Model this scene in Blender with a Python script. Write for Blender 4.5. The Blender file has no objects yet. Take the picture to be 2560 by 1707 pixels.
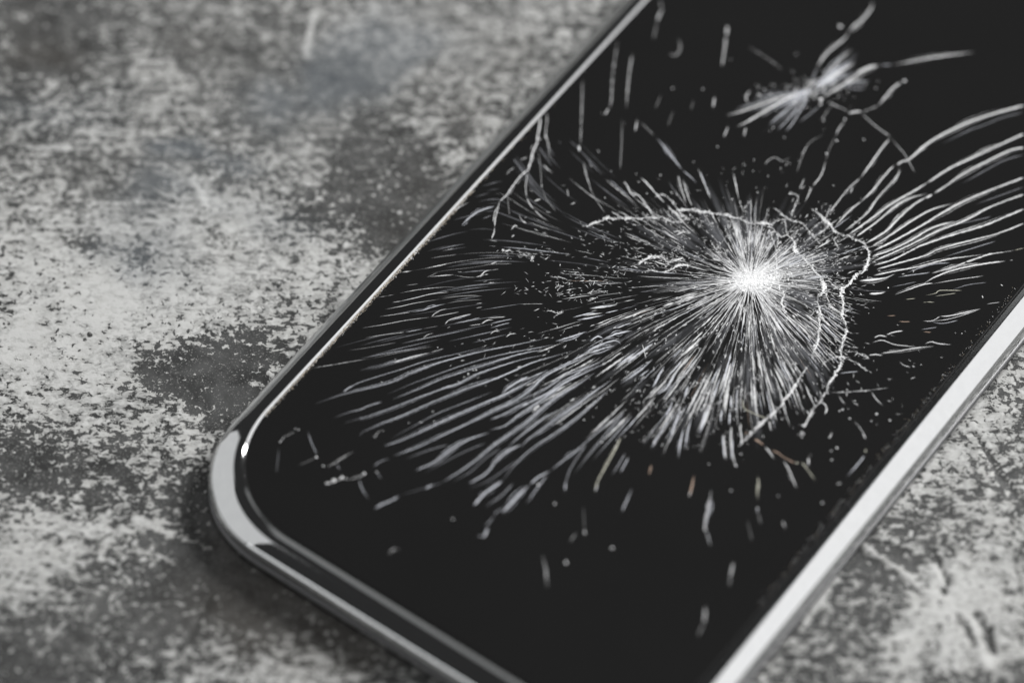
import bpy, math, random
import numpy as np
from mathutils import Vector
random.seed(7); rng = np.random.default_rng(7)
R = math.radians
MM = 0.001
sc = bpy.context.scene
col = sc.collection

# ------------------------------------------------------------------ camera
ELEV = R(54.1)                 # how steeply the camera looks down on the phone
LENS = 150.0
SC = 60.6 / 64.5               # real width of the glass over the width used in the solve
DIST = 0.526 * SC
GLASS_Z = 5.0 * MM             # height of the cover glass above the table
FPX = LENS / 36 * 2560
cam_pos = Vector((0, -DIST * math.cos(ELEV), DIST * math.sin(ELEV) + GLASS_Z))
cd = bpy.data.cameras.new('camera'); cam = bpy.data.objects.new('camera', cd); col.objects.link(cam)
cam.location = cam_pos; cam.rotation_euler = (math.pi / 2 - ELEV, 0, 0)
cd.lens = LENS; cd.sensor_width = 36; cd.clip_start = 0.01; cd.clip_end = 50
cd.dof.use_dof = True; cd.dof.focus_distance = DIST + 3.5 * MM; cd.dof.aperture_fstop = 8.0
sc.camera = cam

# ------------------------------------------------------------------ world and lamps (studio)
w = bpy.data.worlds.new('World'); sc.world = w; w.use_nodes = True
bg = w.node_tree.nodes['Background']
bg.inputs[0].default_value = (0.99, 1.0, 1.0, 1); bg.inputs[1].default_value = 0.034
def lamp(name, pos, target, sx, sy, power, color):
    l = bpy.data.lights.new(name, 'AREA'); l.shape = 'RECTANGLE'; l.size = sx; l.size_y = sy
    l.energy = power; l.color = color
    o = bpy.data.objects.new(name, l); col.objects.link(o); o.location = pos
    o.rotation_euler = (Vector(target) - Vector(pos)).to_track_quat('-Z', 'Y').to_euler()
    return o
lamp('key_softbox', (0.66, 0.52, 0.66), (0, 0, 0), 0.40, 0.36, 16.5, (1.0, 0.995, 0.98))
lamp('overhead_fill', (0.02, -0.26, 1.0), (0, 0, 0), 0.55, 0.5, 3.3, (1.0, 0.995, 0.985))  # unseen fill added above to lift the light on the table
lamp('right_strip_softbox', (0.95, -0.09, 0.50), (0, -0.09, 0.50), 1.02, 0.94, 3.7, (1.0, 1.0, 1.0))
lamp('left_strip_softbox', (-0.80, 0.34, 0.43), (0, 0.34, 0.43), 1.36, 0.86, 2.65, (0.99, 1.0, 1.0))
lamp('left_low_fill', (-0.80, -0.58, 0.16), (0, -0.3, 0.16), 0.42, 0.31, 0.56, (0.98, 1.0, 1.0))  # unseen lamp added to brighten the silver band of the lower edge
lamp('back_fill', (0.24, 0.95, 0.42), (0.0, 0.0, 0.25), 0.85, 0.80, 0.62, (0.98, 1.0, 0.99))  # unseen panel added so the lower chamfer reflects grey
sc.view_settings.view_transform = 'Standard'; sc.view_settings.look = 'None'
sc.view_settings.exposure = 0.0; sc.view_settings.gamma = 1.0
sc.render.engine = 'CYCLES'
sc.cycles.transparent_max_bounces = 48
sc.render.resolution_x = 1024; sc.render.resolution_y = 682

# ------------------------------------------------------------------ survey helper: where a sight line of the survey photo meets a level plane
ce, se = math.cos(ELEV), math.sin(ELEV)
def survey(px, py, z=GLASS_Z):
    x = (np.asarray(px, float) - 1280) / FPX; y = -(np.asarray(py, float) - 853.5) / FPX
    dx, dy, dz = x, y * se + ce, y * ce - se
    t = (z - cam_pos.z) / dz
    return cam_pos.x + t * dx, cam_pos.y + t * dy
PXMM = 21.6                    # picture points per millimetre on the glass

# ------------------------------------------------------------------ node helpers
def mat(name):
    m = bpy.data.materials.new(name); m.use_nodes = True
    nt = m.node_tree; return m, nt, nt.nodes['Principled BSDF']
def N(nt, t, **kw):
    n = nt.nodes.new(t)
    for k, v in kw.items():
        if k.startswith('i_'): n.inputs[int(k[2:])].default_value = v
        else: setattr(n, k, v)
    return n
def L(nt, a, b): nt.links.new(a, b)
def math_n(nt, op, a, b=None, c=None, clamp=False):
    n = nt.nodes.new('ShaderNodeMath'); n.operation = op; n.use_clamp = clamp
    for i, v in enumerate((a, b, c)):
        if v is None: continue
        if isinstance(v, (int, float)): n.inputs[i].default_value = v
        else: nt.links.new(v, n.inputs[i])
    return n.outputs[0]
def noise(nt, vec, scale, detail=4, rough=0.55, dist=0.0):
    n = nt.nodes.new('ShaderNodeTexNoise'); n.inputs['Scale'].default_value = scale
    n.inputs['Detail'].default_value = detail; n.inputs['Roughness'].default_value = rough
    n.inputs['Distortion'].default_value = dist
    if vec is not None: nt.links.new(vec, n.inputs['Vector'])
    return n.outputs[0]
def mixc(nt, f, a, b):
    n = nt.nodes.new('ShaderNodeMix'); n.data_type = 'RGBA'
    if isinstance(f, (int, float)): n.inputs[0].default_value = f
    else: nt.links.new(f, n.inputs[0])
    for i, v in ((6, a), (7, b)):
        if isinstance(v, tuple): n.inputs[i].default_value = (*v, 1)
        else: nt.links.new(v, n.inputs[i])
    return n.outputs[2]
def sstep(nt, v, lo, hi, a=0.0, b=1.0):
    n = nt.nodes.new('ShaderNodeMapRange'); n.interpolation_type = 'SMOOTHSTEP'
    n.inputs[1].default_value = lo; n.inputs[2].default_value = hi
    n.inputs[3].default_value = a; n.inputs[4].default_value = b
    nt.links.new(v, n.inputs[0]); return n.outputs[0]
def mapping(nt, src, scale=(1, 1, 1), rot=(0, 0, 0), loc=(0, 0, 0)):
    n = nt.nodes.new('ShaderNodeMapping'); n.inputs['Scale'].default_value = scale
    n.inputs['Rotation'].default_value = rot; n.inputs['Location'].default_value = loc
    nt.links.new(src, n.inputs['Vector']); return n.outputs[0]

# ------------------------------------------------------------------ materials
def table_material():
    m, nt, p = mat('weathered_cement')
    geo = N(nt, 'ShaderNodeNewGeometry').outputs['Position']
    cov = N(nt, 'ShaderNodeAttribute', attribute_name='plaster').outputs['Fac']
    tone = N(nt, 'ShaderNodeAttribute', attribute_name='tone').outputs['Fac']
    v1 = mapping(nt, geo, (0.72, 1.0, 1.0), (0, 0, R(12)))
    n1 = noise(nt, v1, 1080, 4, 0.58, 0.6)          # millimetre mottling of the trowelled skim
    n2 = noise(nt, v1, 3000, 3, 0.55, 0.5)
    n0 = noise(nt, geo, 360, 4, 0.6, 0.3)
    vs = mapping(nt, geo, (0.16, 1.0, 1.0), (0, 0, R(12)), (0.3, 0.1, 0))
    ns = noise(nt, vs, 1500, 4, 0.6, 0.4)           # drawn-out trowel streaks
    a = math_n(nt, 'MULTIPLY_ADD', n1, 1.58, math_n(nt, 'MULTIPLY', n0, 0.6))
    a = math_n(nt, 'MULTIPLY_ADD', n2, 0.55, a)
    a = math_n(nt, 'MULTIPLY_ADD', ns, 0.74, a)
    n5 = noise(nt, mapping(nt, geo, (1, 1, 1), (0, 0, .5), (.7, .2, 0)), 1250, 2, 0.5, 0.5)      # pits and specks
    n6 = noise(nt, mapping(nt, geo, (1, 1, 1), (0, 0, .2), (.1, .9, 0)), 1500, 2, 0.5, 0.4)
    amp = sstep(nt, noise(nt, geo, 120, 3, 0.6), 0.35, 0.62, 1.0, 5.0)
    a = math_n(nt, 'SUBTRACT', a, math_n(nt, 'MULTIPLY', math_n(nt, 'MAXIMUM', math_n(nt, 'SUBTRACT', n5, 0.57), 0.0), amp))
    a = math_n(nt, 'ADD', a, math_n(nt, 'MULTIPLY', math_n(nt, 'MAXIMUM', math_n(nt, 'SUBTRACT', n6, 0.57), 0.0), amp))
    a = math_n(nt, 'SUBTRACT', a, 1.735)            # about zero mean
    f = math_n(nt, 'ADD', a, math_n(nt, 'MULTIPLY_ADD', cov, 1.0, -0.5))
    smear = N(nt, 'ShaderNodeAttribute', attribute_name='smear').outputs['Fac']
    hard = sstep(nt, f, -0.06, 0.08); soft = sstep(nt, f, -0.60, 0.75)
    mask = math_n(nt, 'ADD', hard, math_n(nt, 'MULTIPLY', math_n(nt, 'SUBTRACT', soft, hard), smear))
    n3 = noise(nt, geo, 4200, 3, 0.6)
    n4 = noise(nt, geo, 260, 4, 0.6, 0.5)
    dark = mixc(nt, sstep(nt, n4, .3, .7), (0.020, 0.0205, 0.0205), (0.060, 0.061, 0.061))
    dark = mixc(nt, sstep(nt, n3, 0.57, 0.70), dark, (0.20, 0.20, 0.196))
    lo = mixc(nt, sstep(nt, n4, .3, .7), (0.215, 0.218, 0.214), (0.39, 0.39, 0.38))
    light = mixc(nt, sstep(nt, f, 0.0, 0.55), lo, (0.45, 0.452, 0.447))
    c = mixc(nt, mask, dark, light)
    c = mixc(nt, math_n(nt, 'MULTIPLY', sstep(nt, tone, 0.5, 1.0), 0.38), c, (0.056, 0.049, 0.041))
    c = mixc(nt, math_n(nt, 'MULTIPLY', sstep(nt, tone, 0.5, 0.0), 0.42), c, (0.125, 0.142, 0.160))
    L(nt, c, p.inputs['Base Color'])
    p.inputs['Roughness'].default_value = 0.72
    L(nt, sstep(nt, mask, 0, 1, 0.6, 0.8), p.inputs['Roughness']); p.inputs['Specular IOR Level'].default_value = 0.28
    b = N(nt, 'ShaderNodeBump'); b.inputs['Strength'].default_value = 0.55; b.inputs['Distance'].default_value = 0.00016
    h = math_n(nt, 'MULTIPLY_ADD', n3, 0.35, mask); h = math_n(nt, 'MULTIPLY_ADD', n1, 0.8, h)
    L(nt, h, b.inputs['Height']); L(nt, b.outputs[0], p.inputs['Normal'])
    return m
def metal_material():
    m, nt, p = mat('anodised_silver_aluminium')
    geo = N(nt, 'ShaderNodeNewGeometry').outputs['Position']
    n = noise(nt, geo, 900, 4, 0.6)
    sc1 = noise(nt, mapping(nt, geo, (1, 0.12, 1), (0, 0, R(40))), 2600, 3, 0.6)
    base = mixc(nt, n, (0.60, 0.605, 0.61), (0.68, 0.685, 0.69))
    nick = math_n(nt, 'MULTIPLY', sstep(nt, sc1, 0.66, 0.74), sstep(nt, noise(nt, geo, 300, 2, 0.5), 0.52, 0.66))
    L(nt, mixc(nt, math_n(nt, 'MULTIPLY', nick, 0.5), base, (0.20, 0.20, 0.20)), p.inputs['Base Color'])
    p.inputs['Metallic'].default_value = 1.0
    L(nt, sstep(nt, noise(nt, geo, 260, 4, 0.6), 0.3, 0.7, 0.035, 0.07), p.inputs['Roughness'])
    b = N(nt, 'ShaderNodeBump'); b.inputs['Strength'].default_value = 0.05; b.inputs['Distance'].default_value = 0.00003
    L(nt, noise(nt, geo, 5000, 2), b.inputs['Height']); L(nt, b.outputs[0], p.inputs['Normal'])
    return m
def glass_material():
    m, nt, p = mat('black_screen_glass')
    geo = N(nt, 'ShaderNodeNewGeometry').outputs['Position']
    L(nt, mixc(nt, noise(nt, geo, 60, 3), (0.0098, 0.0098, 0.0099), (0.0118, 0.0118, 0.0119)), p.inputs['Base Color'])
    p.inputs['Roughness'].default_value = 0.03; p.inputs['IOR'].default_value = 1.5
    return m
def plain(name, c, r, metallic=0.0, scale=900):
    m, nt, p = mat(name)
    geo = N(nt, 'ShaderNodeNewGeometry').outputs['Position']
    d = tuple(x * 0.75 for x in c)
    L(nt, mixc(nt, noise(nt, geo, scale, 3), d, c), p.inputs['Base Color'])
    p.inputs['Roughness'].default_value = r; p.inputs['Metallic'].default_value = metallic
    return m
def fracture_material(name, c):
    m, nt, p = mat(name)
    geo = N(nt, 'ShaderNodeNewGeometry').outputs['Position']
    at = N(nt, 'ShaderNodeAttribute', attribute_name='glint_opacity').outputs['Fac']  # opacity that also paints how brightly each crack catches the light
    n = noise(nt, geo, 2600, 3, 0.6)
    L(nt, mixc(nt, n, tuple(x * 0.86 for x in c), c), p.inputs['Base Color'])
    L(nt, math_n(nt, 'MULTIPLY', at, sstep(nt, n, 0.25, 0.55, 0.72, 1.0), clamp=True), p.inputs['Alpha'])
    p.inputs['Roughness'].default_value = 0.45
    return m
M_TABLE = table_material(); M_METAL = metal_material(); M_GLASS = glass_material()
M_BACK = plain('grey_back_shell', (0.20, 0.20, 0.205), 0.4, 0.8)
M_GASKET = plain('black_gasket', (0.012, 0.012, 0.012), 0.5)
M_SEAM = plain('dark_seam_plastic', (0.022, 0.022, 0.022), 0.35)
M_FRAC = fracture_material('fractured_glass', (0.89, 0.895, 0.91))
M_COOL = fracture_material('dim_fractured_glass', (0.70, 0.72, 0.785))  # dimmer, cooler copy of the crack white, painting weaker light on duller cracks
M_AMBER = fracture_material('amber_tinted_fracture', (0.50, 0.36, 0.28))
M_GREENISH = fracture_material('yellowish_fracture', (0.70, 0.69, 0.58))
M_GRIT = plain('crushed_glass_grit', (0.50, 0.43, 0.33), 0.35)

# ------------------------------------------------------------------ mesh helpers
def link(name, me, parent=None, loc=None):
    o = bpy.data.objects.new(name, me); col.objects.link(o)
    if parent is not None: o.parent = parent
    if loc is not None: o.location = loc
    return o
def mesh(name, verts, faces, m, smooth=True, attrs=None):
    me = bpy.data.meshes.new(name); me.from_pydata([tuple(v) for v in verts], [], faces)
    me.materials.append(m)
    if smooth: me.polygons.foreach_set('use_smooth', [True] * len(me.polygons))
    for k, a in (attrs or {}).items():
        at = me.attributes.new(k, 'FLOAT', 'POINT'); at.data.foreach_set('value', np.asarray(a, 'f'))
    me.update(); return me

# numpy value noise for the relief of the table
def vnoise(x, y, cell, seed):
    r = np.random.default_rng(seed); T = r.random((256, 256))
    gx = x / cell; gy = y / cell
    ix = np.floor(gx).astype(int); iy = np.floor(gy).astype(int)
    fx = gx - ix; fy = gy - iy; fx = fx * fx * (3 - 2 * fx); fy = fy * fy * (3 - 2 * fy)
    g = lambda a, b: T[a % 256, b % 256]
    return (g(ix, iy) * (1 - fx) + g(ix + 1, iy) * fx) * (1 - fy) + (g(ix, iy + 1) * (1 - fx) + g(ix + 1, iy + 1) * fx) * fy
def fbm(x, y, cell, seed, o=4):
    s = 0; a = 0.5; t = 0
    for k in range(o): s = s + a * vnoise(x + 3.1 * k, y + 7.7 * k, cell / 2 ** k, seed + k); t += a; a *= 0.5
    return s / t

# ------------------------------------------------------------------ the table (one sheet, denser in the middle)
# (x, y, rx, ry, tilt degrees, weight): patches of light skim (+) and worn dark cement (-), contact shadow painted in beside the phone, in survey-photo points
PATCH = [
 (420, 150, 620, 260, 0, -.07), (2300, 1500, 420, 330, 0, -.05), (250, 1560, 420, 160, 0, -.06),
 (250, 700, 420, 190, -12, .26), (560, 640, 360, 110, -8, .16), (120, 860, 260, 110, 0, .30), (60, 1010, 160, 90, 0, .12),
 (300, 1000, 230, 70, -5, .16), (480, 930, 190, 110, -10, -.40), (560, 990, 150, 90, 0, -.26), (620, 930, 80, 70, 0, -.12),
 (250, 640, 60, 30, -20, -.30), (330, 655, 90, 34, -15, -.30), (380, 560, 240, 40, -12, -.10),
 (860, 190, 95, 62, -25, -.42), (800, 130, 70, 40, 0, -.10), (90, 150, 130, 70, 10, -.22), (60, 60, 160, 45, 0, -.20), (230, 20, 190, 34, 0, -.22),
 (490, 90, 110, 70, -30, -.16), (700, 170, 120, 80, 0, -.12), (600, 250, 90, 60, 0, -.16), (110, 270, 90, 60, 0, -.08),
 (470, 390, 70, 34, 0, -.22), (430, 490, 80, 40, 0, -.20), (240, 470, 170, 60, -15, -.16), (110, 420, 120, 60, 0, -.08),
 (930, 500, 180, 130, 20, -.20), (1000, 420, 100, 80, 0, -.14), (1040, 560, 90, 110, 30, -.18), (930, 350, 80, 60, 0, -.16), (1150, 290, 50, 30, 0, -.2),
 (760, 560, 90, 60, 0, -.06), (400, 210, 180, 110, 0, .12), (1000, 60, 230, 110, 0, .06), (1120, 180, 120, 110, 0, .04),
 (430, 60, 90, 40, 0, .1), (1200, 40, 150, 120, 0, .12), (500, 500, 26, 60, 35, .30), (560, 560, 120, 40, 0, .18), (660, 690, 180, 90, 0, .16),
 (30, 1180, 120, 120, 0, -.26), (180, 1600, 260, 120, 0, -.14), (480, 1480, 160, 90, -20, -.12), (60, 1690, 200, 60, 0, -.2), (180, 1130, 170, 60, 0, -.10), (470, 1130, 110, 60, 20, .20), (360, 1080, 120, 40, 10, .16), (560, 1180, 90, 90, 0, -.25),
 (130, 1290, 220, 50, -12, .34), (60, 1350, 90, 40, 0, .22), (110, 1430, 100, 40, -20, .28), (270, 1290, 120, 40, -12, .10),
 (420, 1270, 200, 50, -10, -.16), (570, 1330, 120, 100, -35, -.40), (350, 1380, 140, 40, -15, -.10), (390, 1400, 50, 16, 0, .3),
 (700, 1480, 200, 70, -33, -.30), (900, 1610, 170, 60, -33, -.28), (240, 1520, 240, 60, 0, -.10), (500, 1560, 260, 90, 0, .04),  # dark ones along the lower edge also paint the contact shadow
 (60, 1490, 60, 70, 0, .14), (60, 1640, 200, 60, 0, -.18), (420, 1640, 300, 60, 0, .06), (700, 1660, 150, 60, 0, .10),
 (2390, 1440, 130, 60, 35, .46), (2480, 1520, 120, 110, 40, .34), (2300, 1560, 60, 100, -20, .22), (2330, 1180, 110, 45, 25, .24),
 (2440, 1050, 160, 60, 20, .14), (2280, 1090, 60, 50, 0, .12), (2120, 1400, 130, 60, 30, -.18), (2240, 1480, 100, 60, 30, -.16),
 (2330, 1290, 120, 40, 30, -.12), (2520, 1220, 80, 80, 0, .06), (2200, 1250, 90, 40, 30, -.04), (2440, 900, 60, 60, 0, .02),
 (2050, 1560, 120, 60, 0, .06), (2160, 1650, 200, 60, 0, -.02), (2540, 1330, 60, 80, 0, .10), (2560, 1690, 120, 60, 0, -.2),
]
# (x, y, rx, ry, weight): brownish (+) and blue-grey (-) staining; the brown beside the phone paints its shadow
STAIN_SHADE = [(70, 150, 180, 90, .35), (180, 210, 110, 60, .25), (500, 90, 90, 70, .2), (1040, 560, 110, 120, .18), (960, 430, 140, 90, .12), (760, 1520, 260, 90, .45), (920, 1660, 160, 60, .4),
 (620, 1340, 120, 80, .2), (1150, 260, 120, 120, .25), (1250, 130, 90, 60, .2), (860, 190, 110, 70, -.6), (950, 90, 160, 90, -.35), (640, 240, 90, 60, -.4), (480, 390, 80, 40, -.5), (440, 490, 110, 50, -.35),
 (230, 260, 160, 120, -.2), (330, 660, 120, 60, -.35), (1040, 110, 120, 80, -.25), (380, 560, 260, 50, -.2), (720, 560, 160, 60, -.1), (90, 280, 120, 80, -.2)]
# straight scratches and ridges in the skim: (x0,y0,x1,y1,half width,height mm)
SMEAR = [(500, 100, 520, 210, .62), (250, 470, 340, 130, .5), (720, 330, 300, 170, .5), (1120, 90, 260, 160, .7), (560, 640, 340, 110, .6), (2450, 1470, 180, 130, .5), (120, 1330, 240, 90, .35), (300, 1540, 260, 60, .35)]
RIDGES = [(2160, 1360, 2330, 1480, 7, .22), (2110, 1400, 2010, 1560, 9, .14), (2350, 1400, 2372, 1450, 5, -.30), (2372, 1450, 2362, 1480, 6, -.34),
 (2440, 1530, 2490, 1625, 7, -.34), (2415, 1540, 2470, 1660, 6, .22), (2400, 1530, 2440, 1610, 6, -.22), (2440, 1080, 2500, 1190, 6, -.2), (2500, 1190, 2560, 1250, 6, -.26),
 (2200, 1330, 2290, 1380, 4, .12), (2430, 1060, 2470, 1120, 6, .16), (2330, 1390, 2350, 1400, 5, -.2), (215, 1490, 120, 1600, 4, .1), (470, 1600, 520, 1500, 8, -.25), (667, 930, 690, 960, 5, .3), (330, 1300, 520, 1370, 6, .1),
 (470, 440, 515, 520, 9, .25), (780, 40, 760, 150, 8, .15)]
def build_table():
    X0, X1, Y0, Y1 = -0.074, 0.074, -0.060, 0.068
    st = 0.4 * MM
    xs = np.concatenate([[-0.7, -0.4, -0.2, -0.11], np.arange(X0, X1, st), [0.11, 0.2, 0.4, 0.7]])
    ys = np.concatenate([[-0.7, -0.4, -0.2, -0.1], np.arange(Y0, Y1, st), [0.11, 0.2, 0.4, 0.7]])
    X, Y = np.meshgrid(xs, ys)
    big = fbm(X, Y, 0.016, 11, 4)
    c = 0.50 + (big - 0.5) * 0.22 + (fbm(X, Y, 0.005, 23, 3) - .5) * 0.20
    wx = (fbm(X, Y, 0.010, 31, 3) - .5) * 0.012; wy = (fbm(X, Y, 0.010, 37, 3) - .5) * 0.012
    tone = 0.5 + (fbm(X, Y, 0.03, 41, 3) - .5) * 0.25
    def blob(x, y, rx, ry, rot):
        bx, by = survey(x, y, 0.0); k = 1 / (PXMM * 0.985) * MM
        a = R(rot); dx = X + wx - bx; dy = Y + wy - by
        u = (dx * math.cos(a) + dy * math.sin(a)) / (rx * k); v = (-dx * math.sin(a) + dy * math.cos(a)) / (ry * k / se)
        return np.exp(-(u * u + v * v) * 0.9)
    for x, y, rx, ry, rot, wt in PATCH: c = c + 0.9 * wt * blob(x, y, rx, ry, rot)
    smear = (fbm(X, Y, 0.012, 91, 3) - .5) * 0.5 - 0.02
    for x, y, rx, ry, wt in SMEAR: smear = smear + wt * blob(x, y, rx, ry, -8)
    smear = np.clip(smear, 0, 0.85)
    for x, y, rx, ry, wt in STAIN_SHADE: tone = tone + wt * blob(x, y, rx, ry, 0)
    Z = (fbm(X, Y, 0.004, 51, 4) - .5) * 0.25 * MM + (fbm(X, Y, 0.02, 61, 3) - .5) * 0.3 * MM
    for x0, y0, x1, y1, hw, h in RIDGES:
        ax, ay = survey(x0, y0, 0.0); bx, by = survey(x1, y1, 0.0)
        ex, ey = bx - ax, by - ay; l2 = ex * ex + ey * ey
        wob = (fbm(X, Y, 0.002, 71, 2) - .5) * 0.8 * MM
        t = np.clip(((X - ax) * ex + (Y - ay) * ey) / l2, 0, 1)
        d = np.hypot(X + wob - ax - t * ex, Y + wob - ay - t * ey)
        g = np.exp(-(d / (hw / PXMM * MM)) ** 2)
        Z = Z + g * h * 1.5 * MM; c = c + g * (0.6 if h > 0 else -0.9)
    far = (np.abs(X) > 0.08) | (np.abs(Y) > 0.08)
    Z = np.where(far, 0, np.minimum(Z, 0.55 * MM)) - 0.15 * MM
    c = np.clip(c, 0.05, 1.05); tone = np.clip(tone, 0, 1)
    ny, nx = X.shape
    V = np.stack([X.ravel(), Y.ravel(), Z.ravel()], 1)
    i = np.arange(nx - 1); j = np.arange(ny - 1); I, J = np.meshgrid(i, j); a = (J * nx + I).ravel()
    F = np.stack([a, a + 1, a + 1 + nx, a + nx], 1)
    me = bpy.data.meshes.new('table_top'); me.vertices.add(len(V)); me.vertices.foreach_set('co', V.ravel())
    me.loops.add(F.size); me.loops.foreach_set('vertex_index', F.ravel().astype('i'))
    me.polygons.add(len(F)); me.polygons.foreach_set('loop_start', np.arange(0, F.size, 4)); me.update(calc_edges=True)
    me.polygons.foreach_set('use_smooth', [True] * len(F)); me.materials.append(M_TABLE)
    for k, arr in (('plaster', c), ('tone', tone), ('smear', smear)):
        at = me.attributes.new(k, 'FLOAT', 'POINT'); at.data.foreach_set('value', arr.ravel().astype('f'))
    o = link('table_top', me); o['kind'] = 'structure'
    return o
build_table()

# ------------------------------------------------------------------ the phone
TH = R(-35.9)
OX, OY = -0.0374 * SC, -0.0210 * SC           # corner of the glass outline (before rounding), world
W_G, L_G = 60.6 * MM, 131.0 * MM
CR = 13.0 * MM
phone = bpy.data.objects.new('smartphone', None); col.objects.link(phone)
phone.location = (OX, OY, 0); phone.rotation_euler = (0, 0, TH); phone.empty_display_size = 0.02
phone['label'] = 'black smartphone with a badly shattered screen and silver metal edge lying on the cement table'
phone['category'] = 'smartphone'
cth, sth = math.cos(TH), math.sin(TH)
def to_phone(x, y):
    dx, dy = np.asarray(x) - OX, np.asarray(y) - OY
    return dx * cth + dy * sth, -dx * sth + dy * cth
def at_glass(px, py):
    return to_phone(*survey(px, py, GLASS_Z))

def outline(off, z, seg=28, stretch=1.0):
    """rounded rectangle, offset outward by off (m); returns ring of points"""
    x0, x1, y0, y1 = -off, W_G + off, -off, L_G + off
    r = CR + 0.25 * off; pts = []
    for cx, cy, a0 in ((x0 + r, y0 + r, 180), (x1 - r, y0 + r, 270), (x1 - r, y1 - r, 0), (x0 + r, y1 - r, 90)):
        for k in range(seg + 1):
            a = R(a0 + 90 * k / seg)
            # slightly squared, continuous-curvature corner
            c, s = math.cos(a), math.sin(a); n = 2.18
            q = (abs(c) ** n + abs(s) ** n) ** (-1 / n)
            pts.append((cx + r * q * c, cy + r * q * s, z))
    return pts
def sweep(name, profile, m, parent, close_top=False, close_bottom=False):
    verts = []; faces = []; n = None
    for off, z in profile:
        ring = outline(off * MM, GLASS_Z + z * MM); n = len(ring); verts += ring
    for k in range(len(profile) - 1):
        if profile[k] == profile[k + 1]: continue          # a repeated point is a sharp edge
        for i in range(n):
            a, b = k * n + i, k * n + (i + 1) % n
            faces.append((a, b, b + n, a + n))
    if close_top: faces.append(tuple(range(len(verts) - n, len(verts))))
    if close_bottom: faces.append(tuple(reversed(range(n))))
    return link(name, mesh(name, verts, faces, m), parent)
def refine(ctrl, n=8):
    """Catmull-Rom through profile points"""
    P = [ctrl[0]] + list(ctrl) + [ctrl[-1]]; out = []
    for i in range(1, len(P) - 2):
        p0, p1, p2, p3 = map(np.array, (P[i - 1], P[i], P[i + 1], P[i + 2]))
        for k in range(n):
            t = k / n
            out.append(tuple(0.5 * ((2 * p1) + (-p0 + p2) * t + (2 * p0 - 5 * p1 + 4 * p2 - p3) * t * t + (-p0 + 3 * p1 - 3 * p2 + p3) * t ** 3)))
    out.append(tuple(ctrl[-1])); return out
BOT = -(GLASS_Z / MM) + 0.12
# outside of the metal frame, from the back edge up to the inner chamfer
prof = refine([(2.92, -3.05), (3.06, -2.9), (3.20, -2.5), (3.23, -2.15), (3.16, -1.75), (3.01, -1.42), (2.84, -1.15)], 6)[:-1]
prof += refine([(2.84, -1.15), (2.2, -0.60), (1.5, -0.10), (1.0, 0.165), (0.90, 0.205)], 6)
prof += [(0.90, 0.205), (0.84, 0.215), (0.84, 0.215), (0.27, 0.10), (0.27, 0.10), (0.02, -0.11), (0.02, -0.11), (0.02, -0.5)]
frame = sweep('metal_frame', prof, M_METAL, phone)
back_prof = [(-6, BOT - 0.05), (-1.0, BOT - 0.03)] + refine([(0.6, BOT), (1.9, BOT + .15), (2.85, -4.35), (3.26, -3.85), (3.30, -3.5), (3.16, -3.28), (2.9, -3.2)], 5)
back = sweep('back_shell', back_prof, M_BACK, phone, close_bottom=True)
sweep('seam_gasket', [(2.86, -3.24), (2.86, -3.0)], M_GASKET, phone)
sweep('gasket', [(0.02, -0.10), (-0.6, -0.10)], M_GASKET, phone)
glass = sweep('cover_glass', [(0.0, -0.45), (0.0, -0.13), (-0.03, -0.07), (-0.09, -0.03), (-0.2, -0.008), (-0.5, 0.0)], M_GLASS, phone, close_top=True)

# ------------------------------------------------------------------ cracks
FR = dict(A=(500, 900, 2.94), B=(800, 1200, 3.0927), C=(900, 200, 2.94), D=(1200, 0, 2.94), E=(1760, 0, 2.94), G=(1960, 600, 3.92), H=(1600, 500, 3.92),
          I=(1400, 400, 3.92), J=(1300, 800, 3.357), K=(750, 600, 3.618), L=(650, 900, 3.136), M=(1800, 900, 3.92), N=(900, 750, 2.352), O=(2000, 150, 2.613),
          P=(1000, 500, 3.92), S=(0, 0, 1))
def parse(s):
    f = FR['S']; out = []
    for tok in s.split():
        if ':' in tok: k, tok = tok.split(':'); f = FR[k]
        x, y = tok.split(','); out.append((f[0] + float(x) / f[2], f[1] + float(y) / f[2]))
    return out
def spline(P, step=5.0):
    P = [np.array(p, float) for p in P]
    if len(P) == 2: P = [P[0], (P[0] + P[1]) / 2, P[1]]
    Q = [2 * P[0] - P[1]] + P + [2 * P[-1] - P[-2]]; out = []
    for i in range(1, len(Q) - 2):
        p0, p1, p2, p3 = Q[i - 1:i + 3]
        n = max(2, int(np.linalg.norm(p2 - p1) / step))
        t = (np.arange(n) / n)[:, None]
        out.append(0.5 * ((2 * p1) + (-p0 + p2) * t + (2 * p0 - 5 * p1 + 4 * p2 - p3) * t * t + (-p0 + 3 * p1 - 3 * p2 + p3) * t ** 3))
    out.append(P[-1][None]); return np.concatenate(out)
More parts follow.
